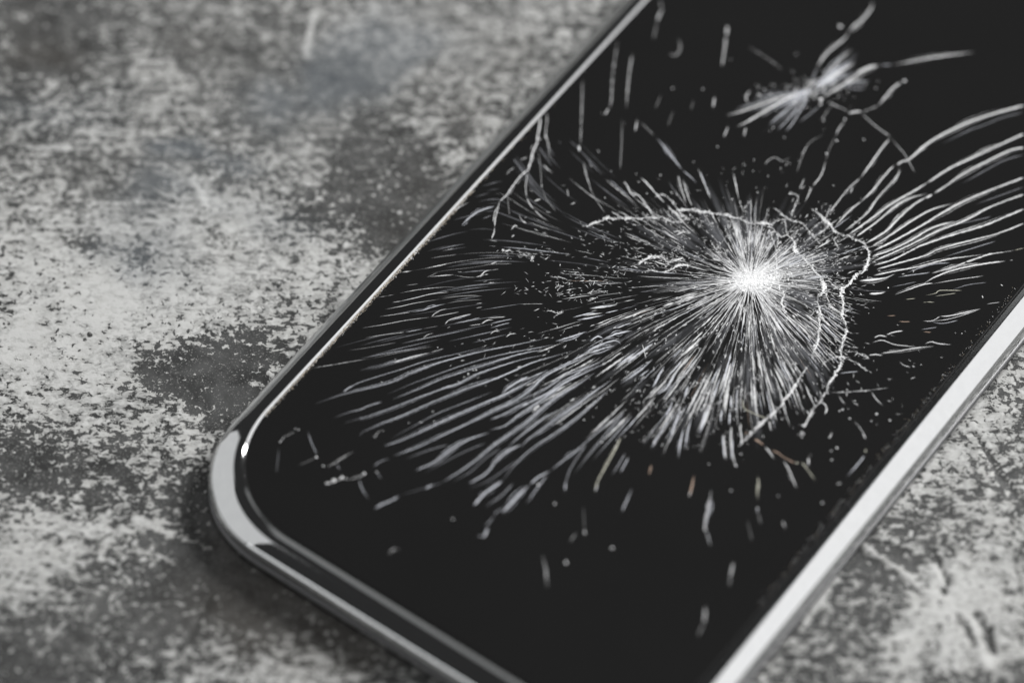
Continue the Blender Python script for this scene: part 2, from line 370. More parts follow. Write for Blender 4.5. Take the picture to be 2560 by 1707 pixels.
class Ribbons:
    """collects crack ridges lying on the glass; each is a low roof of two strips"""
    def __init__(s): s.v = []; s.f = []; s.d = []; s.n = 0
    def add(s, pts, width, opac, taper=(0.35, 0.35), z=None, rough=0.15, h=0.03):
        pts = np.asarray(pts, float)
        if len(pts) < 2: return
        gx, gy = at_glass(pts[:, 0], pts[:, 1]); g = np.stack([gx, gy], 1)
        t = np.gradient(g, axis=0); t /= (np.linalg.norm(t, axis=1)[:, None] + 1e-12); nrm = np.stack([-t[:, 1], t[:, 0]], 1)
        m = len(g); u = np.linspace(0, 1, m)
        wv = np.ones(m) * width; dv = np.ones(m) * opac if np.isscalar(opac) else np.interp(u, np.linspace(0, 1, len(opac)), opac)
        a, b = taper
        e = np.ones(m)
        if a > 0: e = np.minimum(e, np.clip(u / a, 0, 1) ** 0.7)
        if b > 0: e = np.minimum(e, np.clip((1 - u) / b, 0, 1) ** 0.7)
        wv = wv * (0.25 + 0.75 * e) * (1 + rough * rng.normal(size=m)); wv = np.clip(wv, 0.4, None) / PXMM * MM * 0.5
        dv = dv * (0.15 + 0.85 * e)
        z0 = GLASS_Z + (rng.uniform(0.006, 0.03) if z is None else z) * MM
        hh = min(h, width * 0.008)
        A = np.concatenate([g + nrm * wv[:, None], np.full((m, 1), z0)], 1)
        Bc = np.concatenate([g, np.full((m, 1), z0 + hh * MM)], 1)
        Cc = np.concatenate([g - nrm * wv[:, None], np.full((m, 1), z0)], 1)
        s.v.append(np.concatenate([A, Bc, Cc])); s.d += [dv * 0.45, dv, dv * 0.45]
        i = np.arange(m - 1) + s.n
        s.f.append(np.stack([i + m, i + m + 1, i + 1, i], 1)); s.f.append(np.stack([i + 2 * m, i + 2 * m + 1, i + m + 1, i + m], 1))
        s.n += 3 * m
    def chip(s, x, y, r, opac, z=None, ang=None, asp=None):
        """a small many-sided shard"""
        k = random.randint(5, 7); a0 = random.random() * 6.28 if ang is None else ang
        asp = random.uniform(0.45, 1) if asp is None else asp
        cx, cy = at_glass([x], [y]); cx, cy = cx[0], cy[0]; P = []
        rr = r / PXMM * MM
        for i in range(k):
            a = i / k * 6.283; q = rr * random.uniform(0.7, 1.2)
            ux, uy = q * math.cos(a), q * asp * math.sin(a)
            P.append((cx + ux * math.cos(a0) - uy * math.sin(a0), cy + ux * math.sin(a0) + uy * math.cos(a0)))
        z0 = GLASS_Z + (random.uniform(0.01, 0.04) if z is None else z) * MM
        V = [(px, py, z0) for px, py in P] + [(cx + rr * random.uniform(-.3, .3), cy + rr * random.uniform(-.3, .3), z0 + min(rr * 0.5, 0.08 * MM))]
        s.v.append(np.array(V)); s.d.append(np.full(k + 1, opac))
        s.tri = getattr(s, 'tri', []) + [(s.n + i, s.n + (i + 1) % k, s.n + k) for i in range(k)]
        s.n += k + 1
    def build(s, name, m, kind=None, parent=None):
        if not s.n: return None
        V = np.concatenate(s.v); F = [tuple(r) for q in s.f for r in q.tolist()] + getattr(s, 'tri', [])
        o = link(name, mesh(name, V, F, m, True, {'glint_opacity': np.concatenate(s.d)}), parent or glass)
        if kind: o['kind'] = kind
        return o
CRACKS = []   # (width, opacity as painted brightness, taper, material key, text)
def ck(wd, dn, text, mk='w', tp=(0.3, 0.12), rough=0.12): CRACKS.append((wd, dn, tp, mk, text, rough))

# --- long smooth cracks of the lower left fan: (end ... towards the impact)
ck(6, .55, "N:0,345 130,320 240,300 330,285")
ck(7, .85, "N:0,415 120,388 250,350 400,312", tp=(.5,.3))
ck(6, .8, "L:655,250 L:700,215 830,160 L:1090,80 L:1300,10 N:600,310 720,280", tp=(0,.4))
ck(8, .8, "L:655,255 690,225 735,205", tp=(.2,.4))
ck(8, .95, "L:430,345 660,270 1000,185 N:300,430 460,372 640,322 790,288 930,262 1100,225", tp=(.25,.2))
ck(7, .6, "N:160,555 300,495 420,450 560,400 700,355 850,318 1000,290 1150,262")
ck(8, .65, "L:580,455 700,410 N:0,645 60,620 130,600", tp=(.5,.1))
ck(8, .85, "N:190,585 330,530 470,470 600,425 740,380 850,345 980,310 1120,290", tp=(.15,.2))
ck(8, .85, "L:660,495 800,455 N:0,700 150,650 330,580 480,525 560,500 680,440 840,385 960,350 1100,320", tp=(.2,.2))
ck(9, .55, "N:440,540 500,515 560,498 620,480", tp=(.3,.3), rough=.4)
ck(9, 1., "L:780,600 N:20,775 130,725 250,680 430,600 620,525 780,470 900,420 1000,375 1130,335 1250,300", tp=(.12,.2))
ck(6, .6, "N:180,815 300,750 450,670 600,610 780,540", tp=(.4,.3))
ck(10, 1., "N:140,862 280,810 420,745 560,680 720,610 830,565 960,500 1080,430", tp=(.05,.2))
ck(14, 1., "N:830,558 865,522 930,480 992,452", tp=(.4,.1))
ck(10, 1., "N:195,918 350,860 520,780 680,705 780,655 900,600 1000,530 1080,455 1180,400 1300,350 1400,310", tp=(.06,.2))
ck(11, 1., "N:765,705 850,670 920,630 1010,580", tp=(.08,.4))
ck(9, .8, "N:1000,585 1100,520 1200,450 1330,400 1450,350", tp=(.2,.3))
ck(11, 1., "N:328,1002 440,950 520,890 640,820 760,780", tp=(.06,.2))
ck(11, 1., "N:765,765 850,740 930,680 1020,620 1100,565 1200,490 1320,430 1450,370", tp=(.08,.3))
ck(8, .35, "N:380,1015 500,950 620,890 740,840", mk='c')
ck(8, .3, "N:270,935 400,885 520,850", mk='c')
ck(10, .9, "N:485,1072 600,1000 690,935 780,860 880,790 980,720 1060,650 1160,570 1280,500 1380,430", tp=(.06,.2))
ck(8, .35, "N:540,1070 650,1010 740,930 830,870", mk='c')
ck(13, 1., "N:640,1080 740,1020 800,950 870,890 950,850", tp=(.06,.15))
ck(10, .9, "N:940,870 1000,810 1090,750 1170,690 1260,630 1350,560 1480,470", tp=(.1,.2))
ck(8, .3, "N:640,1110 760,1060 860,990 940,930", mk='c')
ck(10, .8, "N:870,865 930,810 1010,750 1090,690 1180,640", tp=(.15,.3))
ck(15, 1., "N:668,1210 730,1140 800,1090 838,1062", tp=(.1,.2))
ck(9, .8, "N:840,1060 900,980 980,900 1060,840 1150,780 1260,700 1380,600 1470,520", tp=(.2,.2))
ck(10, .35, "N:740,1215 830,1150 900,1080", mk='c')
ck(16, .95, "N:835,1250 880,1205 940,1140 995,1090", tp=(.15,.3))
ck(10, .5, "N:785,1262 820,1235 850,1222", tp=(.2,.3), rough=.3)
ck(11, .95, "N:1000,1085 1050,1040 1120,1005", tp=(.2,.3))
ck(11, .8, "N:1125,1000 1200,940 1300,870 1330,850", tp=(.2,.5))
ck(9, .55, "N:1180,960 1300,860 1420,760 1520,680", mk='c')
ck(9, .55, "N:980,1195 1040,1110 1100,1030", mk='c')
ck(9, .5, "N:735,1330 765,1300 790,1270", tp=(.2,.5))
ck(13, .85, "N:727,1398 740,1370 752,1335", tp=(.1,.4))
ck(8, .5, "N:690,1385 715,1390 735,1392", tp=(.3,.1))
ck(9, .4, "N:1208,1125 1215,1050 1250,970 1330,850", mk='c')
ck(9, .75, "N:1205,1125 1206,1090 1212,1060", tp=(.1,.5))
ck(8, .45, "N:1260,1020 1340,920 1450,800 1560,680", mk='c')
ck(8, .6, "N:1310,945 1400,840 1500,720 1560,650")
ck(8, .6, "N:1370,940 1450,850 1530,760 1600,680")
ck(9, .9, "N:1380,1130 1400,1060 1450,970 1500,880 1535,805", mk='g', tp=(.1,.1))
ck(9, .8, "N:1383,1125 1390,1105 1400,1075", tp=(.1,.5))
ck(10, .65, "N:1530,1015 1555,970 1580,925", tp=(.2,.2))
ck(9, .35, "N:1480,1030 1520,970 1560,900", mk='c')
ck(11, .6, "N:1540,1245 1565,1185 1600,1110", tp=(.2,.5))
ck(9, .8, "N:1700,1030 1705,1000 1712,970", mk='a', tp=(.3,.2))
ck(9, .8, "N:1940,1150 1950,1100 1962,1030", mk='a', tp=(.2,.4))
ck(9, .6, "N:1936,1155 1942,1130 1946,1115")
ck(11, .7, "N:2030,1355 2034,1310 2050,1240 2058,1190 2062,1130", tp=(.2,.4), rough=.35)
ck(7, .35, "N:2035,1350 2048,1390 2060,1440")
ck(10, .6, "N:2336,1250 2334,1215"); ck(9, .6, "N:2345,1120 2340,1040", mk='g')
ck(9, .35, "N:385,1110 425,1090 430,1085"); ck(12, .6, "N:380,1112 425,1085")
ck(11, .6, "N:85,1228 130,1200 160,1190 200,1170 230,1150", rough=.5, tp=(.15,.2))
ck(6, .25, "N:230,1150 380,1105 490,1072", mk='c')
ck(10, .35, "N:80,980 120,950 175,932", tp=(.2,.4))
# --- bottom bokeh streaks
ck(12, .45, "B:1720,580 1745,700 1755,830", tp=(.5,.4))
ck(9, .3, "B:1930,480 1980,410", tp=(.3,.3)); ck(10, .55, "B:2045,380 2047,425"); ck(6, .15, "B:2035,200 2045,380")
ck(10, .35, "B:530,570 580,530 610,540", rough=.6, tp=(.3,.3))
ck(11, .7, "S:1825,1445 1830,1420 1833,1405", tp=(.3,.3)); ck(8, .3, "S:1823,1465 1826,1440")
ck(12, .7, "S:1760,1560 1762,1535 1763,1515", tp=(.3,.3)); ck(8, .3, "S:1745,1590 1758,1560")
ck(9, .6, "S:1763,1330 1762,1305 1770,1265 1776,1240 1777,1225", rough=.4, tp=(.1,.3)); ck(6,.3,"S:1764,1325 1776,1365")
ck(9, .6, "S:1893,1205 1894,1250", mk='g', tp=(.3,.4)); ck(8, .6, "S:1894,1268 1893,1276"); ck(6,.25,"S:1894,1278 1902,1310")
ck(9, .7, "S:1724,1240 1730,1215 1735,1190", mk='a', tp=(.2,.3)); ck(9, .6, "S:1722,1242 1728,1225")
ck(9, .6, "S:1957,1302 1962,1320", tp=(.2,.5)); ck(6,.2,"S:1868,1300 1880,1350")
# --- left flank, thin curved hairs
ck(3.5, .75, "P:0,715 70,705 130,694", rough=.5, tp=(.3,.2)); ck(3, .4, "P:130,694 300,665 500,620 700,590 900,568 1060,565")
ck(6, .85, "P:240,678 340,655 460,630", tp=(.6,.1))
ck(3, .5, "P:300,575 380,560 560,538"); ck(2.5, .3, "P:560,538 760,522 940,520 1150,535 1300,555")
ck(3, .45, "P:410,500 470,490 530,476", rough=.4)
ck(3, .5, "P:810,645 900,632 1100,628"); ck(2.5,.3,"P:300,720 480,690 700,665 900,632")
ck(6, .95, "P:290,755 400,745 530,735", tp=(.5,.3)); ck(3, .5, "P:530,740 640,758 740,762"); ck(3,.4,"P:260,760 300,745 370,712")
ck(6, .95, "P:740,762 790,745 830,705 900,688", tp=(.2,.4)); ck(4, .8, "P:780,765 810,740 870,730", rough=.4); ck(3,.5,"P:900,688 970,680")
ck(6, .9, "P:880,636 920,620 955,606", tp=(.3,.3)); ck(4, .9, "P:860,814 955,812", rough=.4)
ck(4, .4, "P:810,810 860,792")
ck(3.5, .85, "P:0,916 120,892 260,872 420,858 540,856", rough=.25, tp=(.2,.5)); ck(2.5, .4, "K:690,525 860,495", rough=.5)
ck(4, .85, "P:0,995 160,960 300,925 480,905", tp=(.2,.1)); ck(4,.6,"K:835,565 920,555")
ck(3, .4, "P:60,840 180,825"); ck(3, .3, "P:400,960 560,945 760,932")
ck(4.5, .75, "K:770,630 900,605 1050,572 1270,537", tp=(.3,.4)); ck(3, .45, "K:1270,537 1450,512 1650,510")
ck(3.5, .6, "K:720,695 900,670 1000,655", tp=(.3,.1)); ck(8, .7, "K:1000,655 1120,635 1210,605 1320,578", mk='c', tp=(.4,.3)); ck(3,.4,"K:1320,578 1450,555 1650,540")
ck(4, .75, "K:565,797 750,768 950,730 1180,700", tp=(.3,.2)); ck(6, .85, "K:1185,698 1230,660 1280,635 1330,625", tp=(.1,.2)); ck(5,.7,"K:1185,700 1300,680 1440,652")
ck(4, .6, "K:590,887 750,860 950,835", tp=(.3,.1)); ck(7,.7,"K:950,835 1030,822 1110,805", mk='c', tp=(.3,.3)); ck(3,.35,"K:1110,805 1250,780")
ck(6, .9, "K:1310,765 1350,725 1430,700 1550,670", tp=(.1,.2)); ck(8, .45, "K:1350,735 1450,705 1550,672", mk='c')
ck(8, .55, "K:1400,755 1500,735 1630,705", mk='c'); ck(4, .9, "K:1530,778 1640,762"); ck(6, .95, "K:1640,762 1690,730 1750,725", tp=(.1,.3))
ck(4, .6, "K:1110,892 1150,860 1210,842", tp=(.1,.3)); ck(5,.5,"K:1330,800 1360,785")
ck(3, .35, "K:440,1000 620,975 870,930"); ck(3, .3, "K:1000,915 1300,860"); ck(4,.5,"K:100,1162 300,1130 500,1095 640,1075", rough=.5, tp=(.2,.4)); ck(3,.35,"K:640,1075 800,1040 1000,1000 1200,965")
ck(7, .8, "K:840,1112 1000,1065 1180,1020", tp=(.1,.3)); ck(6,.5,"K:1180,1020 1300,985")
ck(6, .7, "K:1720,760 1800,740 1920,715", mk='c'); ck(7, .7, "K:1720,800 1820,770 1900,750", mk='c'); ck(6, .9, "K:1720,855 1760,825 1810,830", tp=(.1,.2)); ck(6,.9,"K:1862,882 1900,852 1960,850", tp=(.1,.3))
ck(6, .7, "K:1690,710 1860,695 "); ck(4, .6, "K:1590,620 1650,608"); ck(4,.6,"K:1590,580 1650,572"); ck(4,.6,"K:1990,582 2200,580", rough=.5)
# --- top left branch
ck(9, .9, "C:1325,270 1320,340 1305,420 1300,470", rough=.2, tp=(.1,.1)); ck(7, .9, "C:1300,420 1320,440 1330,430")
ck(10, 1., "C:1310,450 1270,530 1255,600 1230,680", rough=.25, tp=(.1,.1)); ck(9, 1., "C:1240,660 1190,700 1130,770 1075,850 1020,900", rough=.25, tp=(.1,.1))
ck(5, .8, "C:1230,690 1218,790 1225,870", tp=(.1,.2)); ck(6, .9, "C:1225,870 1255,925 1280,955", tp=(.2,.1)); ck(5, .85, "C:1280,955 1330,1005 1385,1040", tp=(.1,.5))
ck(7, .95, "C:1025,895 1010,960 995,1020 990,1080", rough=.25, tp=(.1,.1)); ck(5, .8, "C:1010,930 985,990 980,1050", rough=.2); ck(6, .95, "C:990,1080 985,1120 965,1175", rough=.3, tp=(.1,.1)); ck(5,.6,"C:950,1180 1010,1188")
ck(10, 1., "C:745,1072 800,1020 880,965 990,930", mk='c', tp=(.25,.15)); ck(6, .35, "C:900,1025 970,995", mk='c'); ck(6, .8, "C:692,970 735,935 800,902", tp=(.2,.5))
ck(8, .6, "C:1180,590 1230,570"); ck(7, .5, "C:1075,700 1100,670 1135,645", rough=.4)
ck(5,.35,"C:1085,860 1092,940 1100,1000"); ck(8, .8, "C:1110,1105 1140,1070 1160,1085"); ck(8,.6,"C:1112,1160 1135,1140"); ck(5,.7,"C:1165,985 1190,1035 1220,1060", tp=(.4,.1)); ck(8,.9,"C:1192,1035 1222,1058")
ck(7, .95, "C:1280,895 1330,875", tp=(.1,.1)); ck(7,.7,"C:1350,625 1380,660 1420,690", tp=(.1,.5)); ck(6,.6,"C:1370,240 1375,300 1365,400 1385,480 1395,590", tp=(.1,.3)); ck(9,.8,"C:1362,400 1368,440")
ck(4,.35,"C:1310,500 1325,640 1335,790"); ck(7,.7,"C:1335,770 1337,795"); ck(4,.3,"C:1340,800 1370,880 1440,970")
ck(7,.4,"C:1635,0 1630,200 1620,480", rough=.4, tp=(.1,.1)); ck(12,.9,"C:1608,480 1612,530", tp=(.2,.2)); ck(6,.5,"C:1660,570 1700,620 1780,700", mk='c', tp=(.3,.5)); ck(6,.5,"C:1640,600 1660,700 1690,780"); ck(4,.35,"C:1690,780 1720,860 1800,980")
ck(7,.5,"D:1010,300 975,560 965,740 950,800", rough=.5, tp=(.3,.1)); ck(9,.7,"D:945,800 915,850", tp=(.1,.1))
ck(8,.55,"D:1120,400 1100,520 1085,650 1075,800", rough=.4, tp=(.1,.3)); ck(7,.3,"D:1045,880 1040,1050 1030,1250")
ck(10,.65,"D:1155,880 1140,970", tp=(.5,.1)); ck(13,.65,"D:1345,70 1320,110 1300,170", tp=(.3,.3)); ck(10,.3,"D:1325,0 1335,70"); ck(8,.25,"D:1300,170 1275,290")
ck(11,.3,"D:1460,290 1470,360 1440,410 1390,400")
ck(13,.7,"D:1818,190 1812,270", tp=(.1,.1)); ck(11,.65,"D:1808,270 1795,380 1778,490", tp=(.1,.1)); ck(10,.75,"D:1725,715 1712,795", tp=(.2,.2))
ck(6,.25,"D:1330,700 1290,800"); ck(6,.25,"D:1420,820 1380,930"); ck(6,.25,"D:1570,740 1550,810"); ck(6,.4,"D:1180,905 1220,940 1280,1000")
ck(10,.95,"D:1300,1020 1360,1090 1430,1180 1490,1255", mk='c', tp=(.3,.2)); ck(8,.7,"D:1490,1255 1560,1315 1590,1350", mk='c', tp=(.2,.4))
ck(8,.7,"D:1825,930 1790,1015", tp=(.3,.2)); ck(9,.7,"D:1955,940 1938,1010", tp=(.2,.2)); ck(8,.7,"D:1985,665 1955,720 1970,765", tp=(.2,.2))
ck(6,.5,"D:2095,1215 2110,1190 2170,1160 2220,1190 2280,1160", tp=(.1,.2))
ck(6,.7,"D:640,1390 650,1450"); ck(5,.5,"D:765,1200 790,1310 820,1420"); ck(6,.7,"D:1060,1330 1110,1420 1160,1435 1250,1545", tp=(.1,.1)); ck(7,.8,"D:1455,1290 1480,1390 1515,1500", tp=(.1,.2)); ck(7,.7,"D:1490,1320 1530,1450 1560,1520", tp=(.2,.1))
# --- upper impact brush
for w_, d_, t_ in ((12,.8,"E:165,855 300,815 450,760 600,710 720,690"),(13,1.,"E:245,935 330,890 500,790 620,725 740,685"),(10,.6,"E:480,920 560,850 650,780 740,710"),(9,.55,"E:540,960 620,880 700,790"),
  (10,.6,"E:600,970 650,910 700,830 760,740"),(8,.35,"E:700,900 780,840 850,780"),(9,.45,"E:360,730 480,705 620,690 720,680"),(9,.4,"E:240,800 380,760 520,715"),(10,.6,"E:690,830 730,780 760,710"),
  (12,.7,"E:830,500 900,400 1030,290 1060,240"),(13,.8,"E:1060,240 1110,190 1180,130 1230,60 1235,20"),(9,.5,"E:790,600 830,500"),
  (9,.7,"E:850,600 920,520 1010,430 1090,365"),(9,.5,"E:870,570 930,480 1000,420"),(11,.85,"E:850,640 930,570 1030,510 1110,465"),(10,.7,"E:880,620 960,560 1040,530"),(13,.9,"E:900,700 1000,640 1100,570 1180,520 1290,485"),
  (10,.7,"E:880,720 980,650 1080,600 1170,585"),(10,.6,"E:960,660 1070,610 1220,600"),(9,.5,"E:1000,650 1100,625 1200,640"),(9,.4,"E:1040,640 1120,660 1190,655"),(10,.5,"E:780,640 840,590 920,560"),(10,.6,"E:800,680 900,620 1000,590"),
  (9,.5,"E:830,690 900,660 980,600"),(12,.85,"E:1120,545 1200,500 1280,482"),(12,.75,"E:1390,480 1600,440 1800,410 1985,388"),(9,.5,"E:1300,482 1380,482")):
    ck(w_, d_, t_, tp=(.2,.2), mk=('w' if d_ > .6 else 'c'))
ck(12,.9,"E:1280,780 1330,720 1390,650 1450,610", tp=(.3,.1)); ck(7,.5,"E:1160,830 1230,800 1280,780", rough=.5); ck(8,.5,"E:890,745 990,790 1070,825", rough=.4); ck(13,.95,"E:1060,838 1110,825 1160,822", tp=(.1,.1))
ck(7,.6,"E:1160,840 1260,930 1370,1010", tp=(.1,.1)); ck(6,.45,"E:1370,1015 1430,1085 1480,1145 1550,1275"); ck(9,.75,"E:1040,870 1030,895"); ck(8,.75,"E:1030,900 985,960 970,1000", tp=(.2,.2)); ck(5,.3,"E:970,1000 920,1100 895,1180")
ck(8,.75,"E:895,1185 860,1290 800,1370", tp=(.3,.1)); ck(7,.7,"E:795,1380 740,1490", tp=(.1,.3))
ck(9,.9,"E:1365,1020 1290,1115 1215,1220 1150,1310", tp=(.1,.2)); ck(8,.85,"E:1150,1310 1060,1390 980,1490 920,1567", tp=(.1,.1)); ck(7,.7,"E:1095,1375 1075,1425")
ck(7,.5,"E:760,1070 715,1145", rough=.4); ck(6,.3,"E:880,990 760,1070 680,1270"); ck(7,.6,"E:740,1310 700,1395"); ck(7,.4,"E:920,800 860,890", rough=.4); ck(5,.35,"E:330,350 460,430 575,515", rough=.6)
# --- right fan of long smooth cracks; faint parallels paint their reflection in the display
ck(9,.9,"E:1400,1215 1330,1290 1240,1400 1150,1490", tp=(.1,.2)); ck(8,.9,"O:400,925 310,1000 230,1090", tp=(.1,.3)); ck(12,1.,"O:630,690 670,665 720,655", rough=.4, tp=(.1,.1))
ck(8,.9,"O:660,720 600,800 510,900 440,1000 330,1090 290,1120", tp=(.1,.1)); ck(7,.6,"O:650,700 640,760 600,820", rough=.4)
ck(13,1.,"O:690,670 750,620 810,565 930,490 1100,410 1280,350 1463,300", mk='w', tp=(.04,.02), rough=.08); ck(7,.7,"O:720,650 780,600 830,570", rough=.3)
ck(9,.28,"O:930,550 1100,465 1200,430 1320,380 1463,345", mk='c')  # mirror image of the crack above, painted as a faint ribbon
ck(10,1.,"O:310,1150 450,1050 600,940 740,860 840,800", tp=(.1,.1), rough=.08); ck(12,1.,"O:830,805 980,710 1150,630 1300,560 1463,485", tp=(.05,.02), rough=.08)
ck(10,1.,"O:370,1155 500,1060 620,960 720,905 830,875", tp=(.05,.2)); ck(14,1.,"O:820,905 865,880", tp=(.1,.2)); ck(12,1.,"O:430,1200 560,1120 650,1030 740,950 830,895", tp=(.08,.1))
ck(12,1.,"O:875,875 960,820 1060,750 1200,675 1370,595 1463,575", tp=(.05,.02), rough=.08); ck(8,.3,"O:1060,810 1200,730 1330,660 1463,620", mk='c')
ck(10,1.,"O:470,1220 600,1140 750,1040 860,980 995,940", tp=(.05,.2)); ck(11,1.,"O:480,1250 620,1180 800,1080 930,1000 1080,920 1250,850 1463,770", tp=(.05,.02), rough=.08)
ck(8,.25,"O:1150,945 1300,890 1463,830", mk='c')
ck(11,1.,"O:470,1285 600,1240 740,1170 860,1100 1010,1055", tp=(.05,.1)); ck(10,1.,"O:480,1315 600,1265 760,1190 900,1120 1080,1050 1250,960 1463,880", tp=(.05,.02)); ck(9,.25,"O:1000,1080 1100,1060 1250,1025", mk='c')
ck(10,1.,"O:480,1345 620,1300 780,1220 950,1160 1200,1085 1380,1010 1463,975", tp=(.05,.02), rough=.2); ck(10,.95,"O:500,1370 640,1330 820,1280 900,1240 1080,1190 1280,1140 1463,1070", tp=(.05,.02))
ck(7,.4,"O:940,1290 1100,1240 1280,1185", mk='c')
ck(9,.9,"O:480,1410 620,1380 780,1350 960,1305 1200,1272", tp=(.05,.3)); ck(8,.6,"O:700,1390 850,1340 980,1325", mk='c'); ck(9,.9,"O:860,1395 980,1360 1120,1310 1240,1270 1330,1258 1400,1245", rough=.3, tp=(.1,.3)); ck(5,.7,"O:1400,1245 1463,1230", mk='g')
ck(12,1.,"O:390,1445 470,1440 560,1425 620,1400", tp=(.2,.4)); ck(10,.95,"O:805,1465 880,1420 1000,1375 1160,1340 1340,1315", tp=(.2,.1), mk='w'); ck(8,.6,"O:640,1420 740,1405 850,1390", mk='c'); ck(5,.7,"O:1370,1312 1390,1308")
ck(8,.8,"O:620,1535 700,1505 800,1470 870,1460", tp=(.4,.1)); ck(5,.7,"O:860,1465 1000,1440 1200,1412"); ck(13,1.,"O:450,1530 510,1528 560,1515", tp=(.3,.3)); ck(7,.35,"O:1000,1500 1100,1470 1220,1455", mk='c'); ck(6,.3,"O:600,1485 760,1450", mk='c')
ck(4.5,.85,"O:820,1540 890,1525 912,1508 1060,1508", mk='g'); ck(4,.8,"O:880,1545 1020,1525", mk='g')
ck(5,.9,"G:1360,797 1450,795 1530,750 ", tp=(.3,.1)); ck(7,.95,"G:1530,750 1620,745 1760,715 1925,675", tp=(.1,.3)); ck(4,.8,"G:1420,800 1600,780 1780,730 1925,677")
ck(3.5,.8,"G:1985,632 2050,620 2120,612"); ck(6,.6,"G:1430,800 1550,820 1705,790", mk='c'); ck(6,.5,"G:1340,880 1500,858", mk='c')
ck(8,.95,"G:880,960 940,938 1010,950", tp=(.2,.2)); ck(8,.95,"G:1000,930 1080,905 1165,890", tp=(.2,.1)); ck(5,.9,"G:860,1008 960,985 1080,1025 1200,1040 1310,1052", tp=(.2,.3)); ck(8,.9,"G:825,1133 900,1125 965,1135", tp=(.2,.2)); ck(7,.9,"G:950,1115 1150,1085 1300,1060 1470,1045", tp=(.1,.3))
ck(6,.95,"G:1380,1022 1440,1000 1520,1020 1640,1028", tp=(.2,.3)); ck(3,.6,"G:1360,615 1400,610 1480,612", rough=.6, mk='g'); ck(4,.85,"G:1190,585 1290,575",mk='g')
ck(4,.6,"G:760,1165 830,1160 770,1110"); ck(7,.6,"G:540,1310 620,1300 730,1290", mk='c'); ck(5,.7,"G:1130,1190 1165,1225 1240,1250"); ck(7,.7,"G:1255,1235 1280,1245"); ck(5,.6,"G:700,1375 745,1405"); ck(5,.5,"G:1010,1360 1045,1375"); ck(7,.7,"G:1120,803 1240,803", mk='a'); ck(6,.55,"G:1010,745 1095,743",mk='a'); ck(7,.7,"G:1365,903 1445,905",mk='a'); ck(6,.8,"G:2120,435 2145,455"); ck(6,.8,"G:1940,545 1950,572")
ck(5,.55,"M:1080,320 1200,318 1440,300 1650,275", rough=.5); ck(8,.7,"M:1185,318 1215,312"); ck(9,.8,"M:1235,293 1255,292"); ck(8,.7,"M:1410,308 1440,304"); ck(6,.75,"M:1480,310 1520,370 1560,415 1600,450", tp=(.2,.3))
ck(8,.85,"M:1060,770 1085,745 1095,700", tp=(.2,.4)); ck(6,.5,"M:1310,600 1360,650 1400,710 1430,770"); ck(8,.6,"M:1395,710 1430,780"); ck(9,.7,"M:1430,870 1425,910", mk='g'); ck(9,.75,"M:1415,940 1360,1010 1290,1090 1240,1150", tp=(.1,.4), mk='c'); ck(12,.7,"M:1140,1220 1190,1205"); ck(9,.9,"M:990,410 1030,440 1045,490 1025,535", tp=(.2,.1)); ck(9,.8,"M:840,490 875,530 905,560", tp=(.2,.2))
ck(6,.7,"M:220,380 235,470 300,510 380,545 470,580", mk='g', tp=(.1,.1)); ck(9,.8,"M:480,590 500,700", tp=(.1,.3)); ck(7,.9,"M:240,715 270,718", mk='a'); ck(9,.95,"M:330,775 380,800 430,840", mk='a', tp=(.1,.1), rough=.3); ck(9,.8,"M:440,850 490,910 530,970", tp=(.1,.3)); ck(8,.95,"M:500,885 570,910 610,945 700,995 740,1012", mk='a', tp=(.1,.1), rough=.3)
ck(9,.8,"M:620,985 665,1060 710,1160 750,1260", tp=(.2,.2), mk='w'); ck(11,.9,"M:740,1005 765,1015", mk='g'); ck(8,.75,"M:800,1000 860,1080 935,1180", tp=(.1,.3), mk='g'); ck(9,.75,"M:868,950 865,1040", tp=(.2,.3)); ck(8,.5,"M:1160,350 1225,440"); 
ck(10,.7,"M:35,730 40,850 60,980", tp=(.1,.2)); ck(9,.8,"M:190,640 210,760 205,840", tp=(.1,.1)); ck(9,.75,"M:110,650 105,800 130,960 150,1040", tp=(.1,.2)); ck(11,.75,"M:140,1010 165,1050")
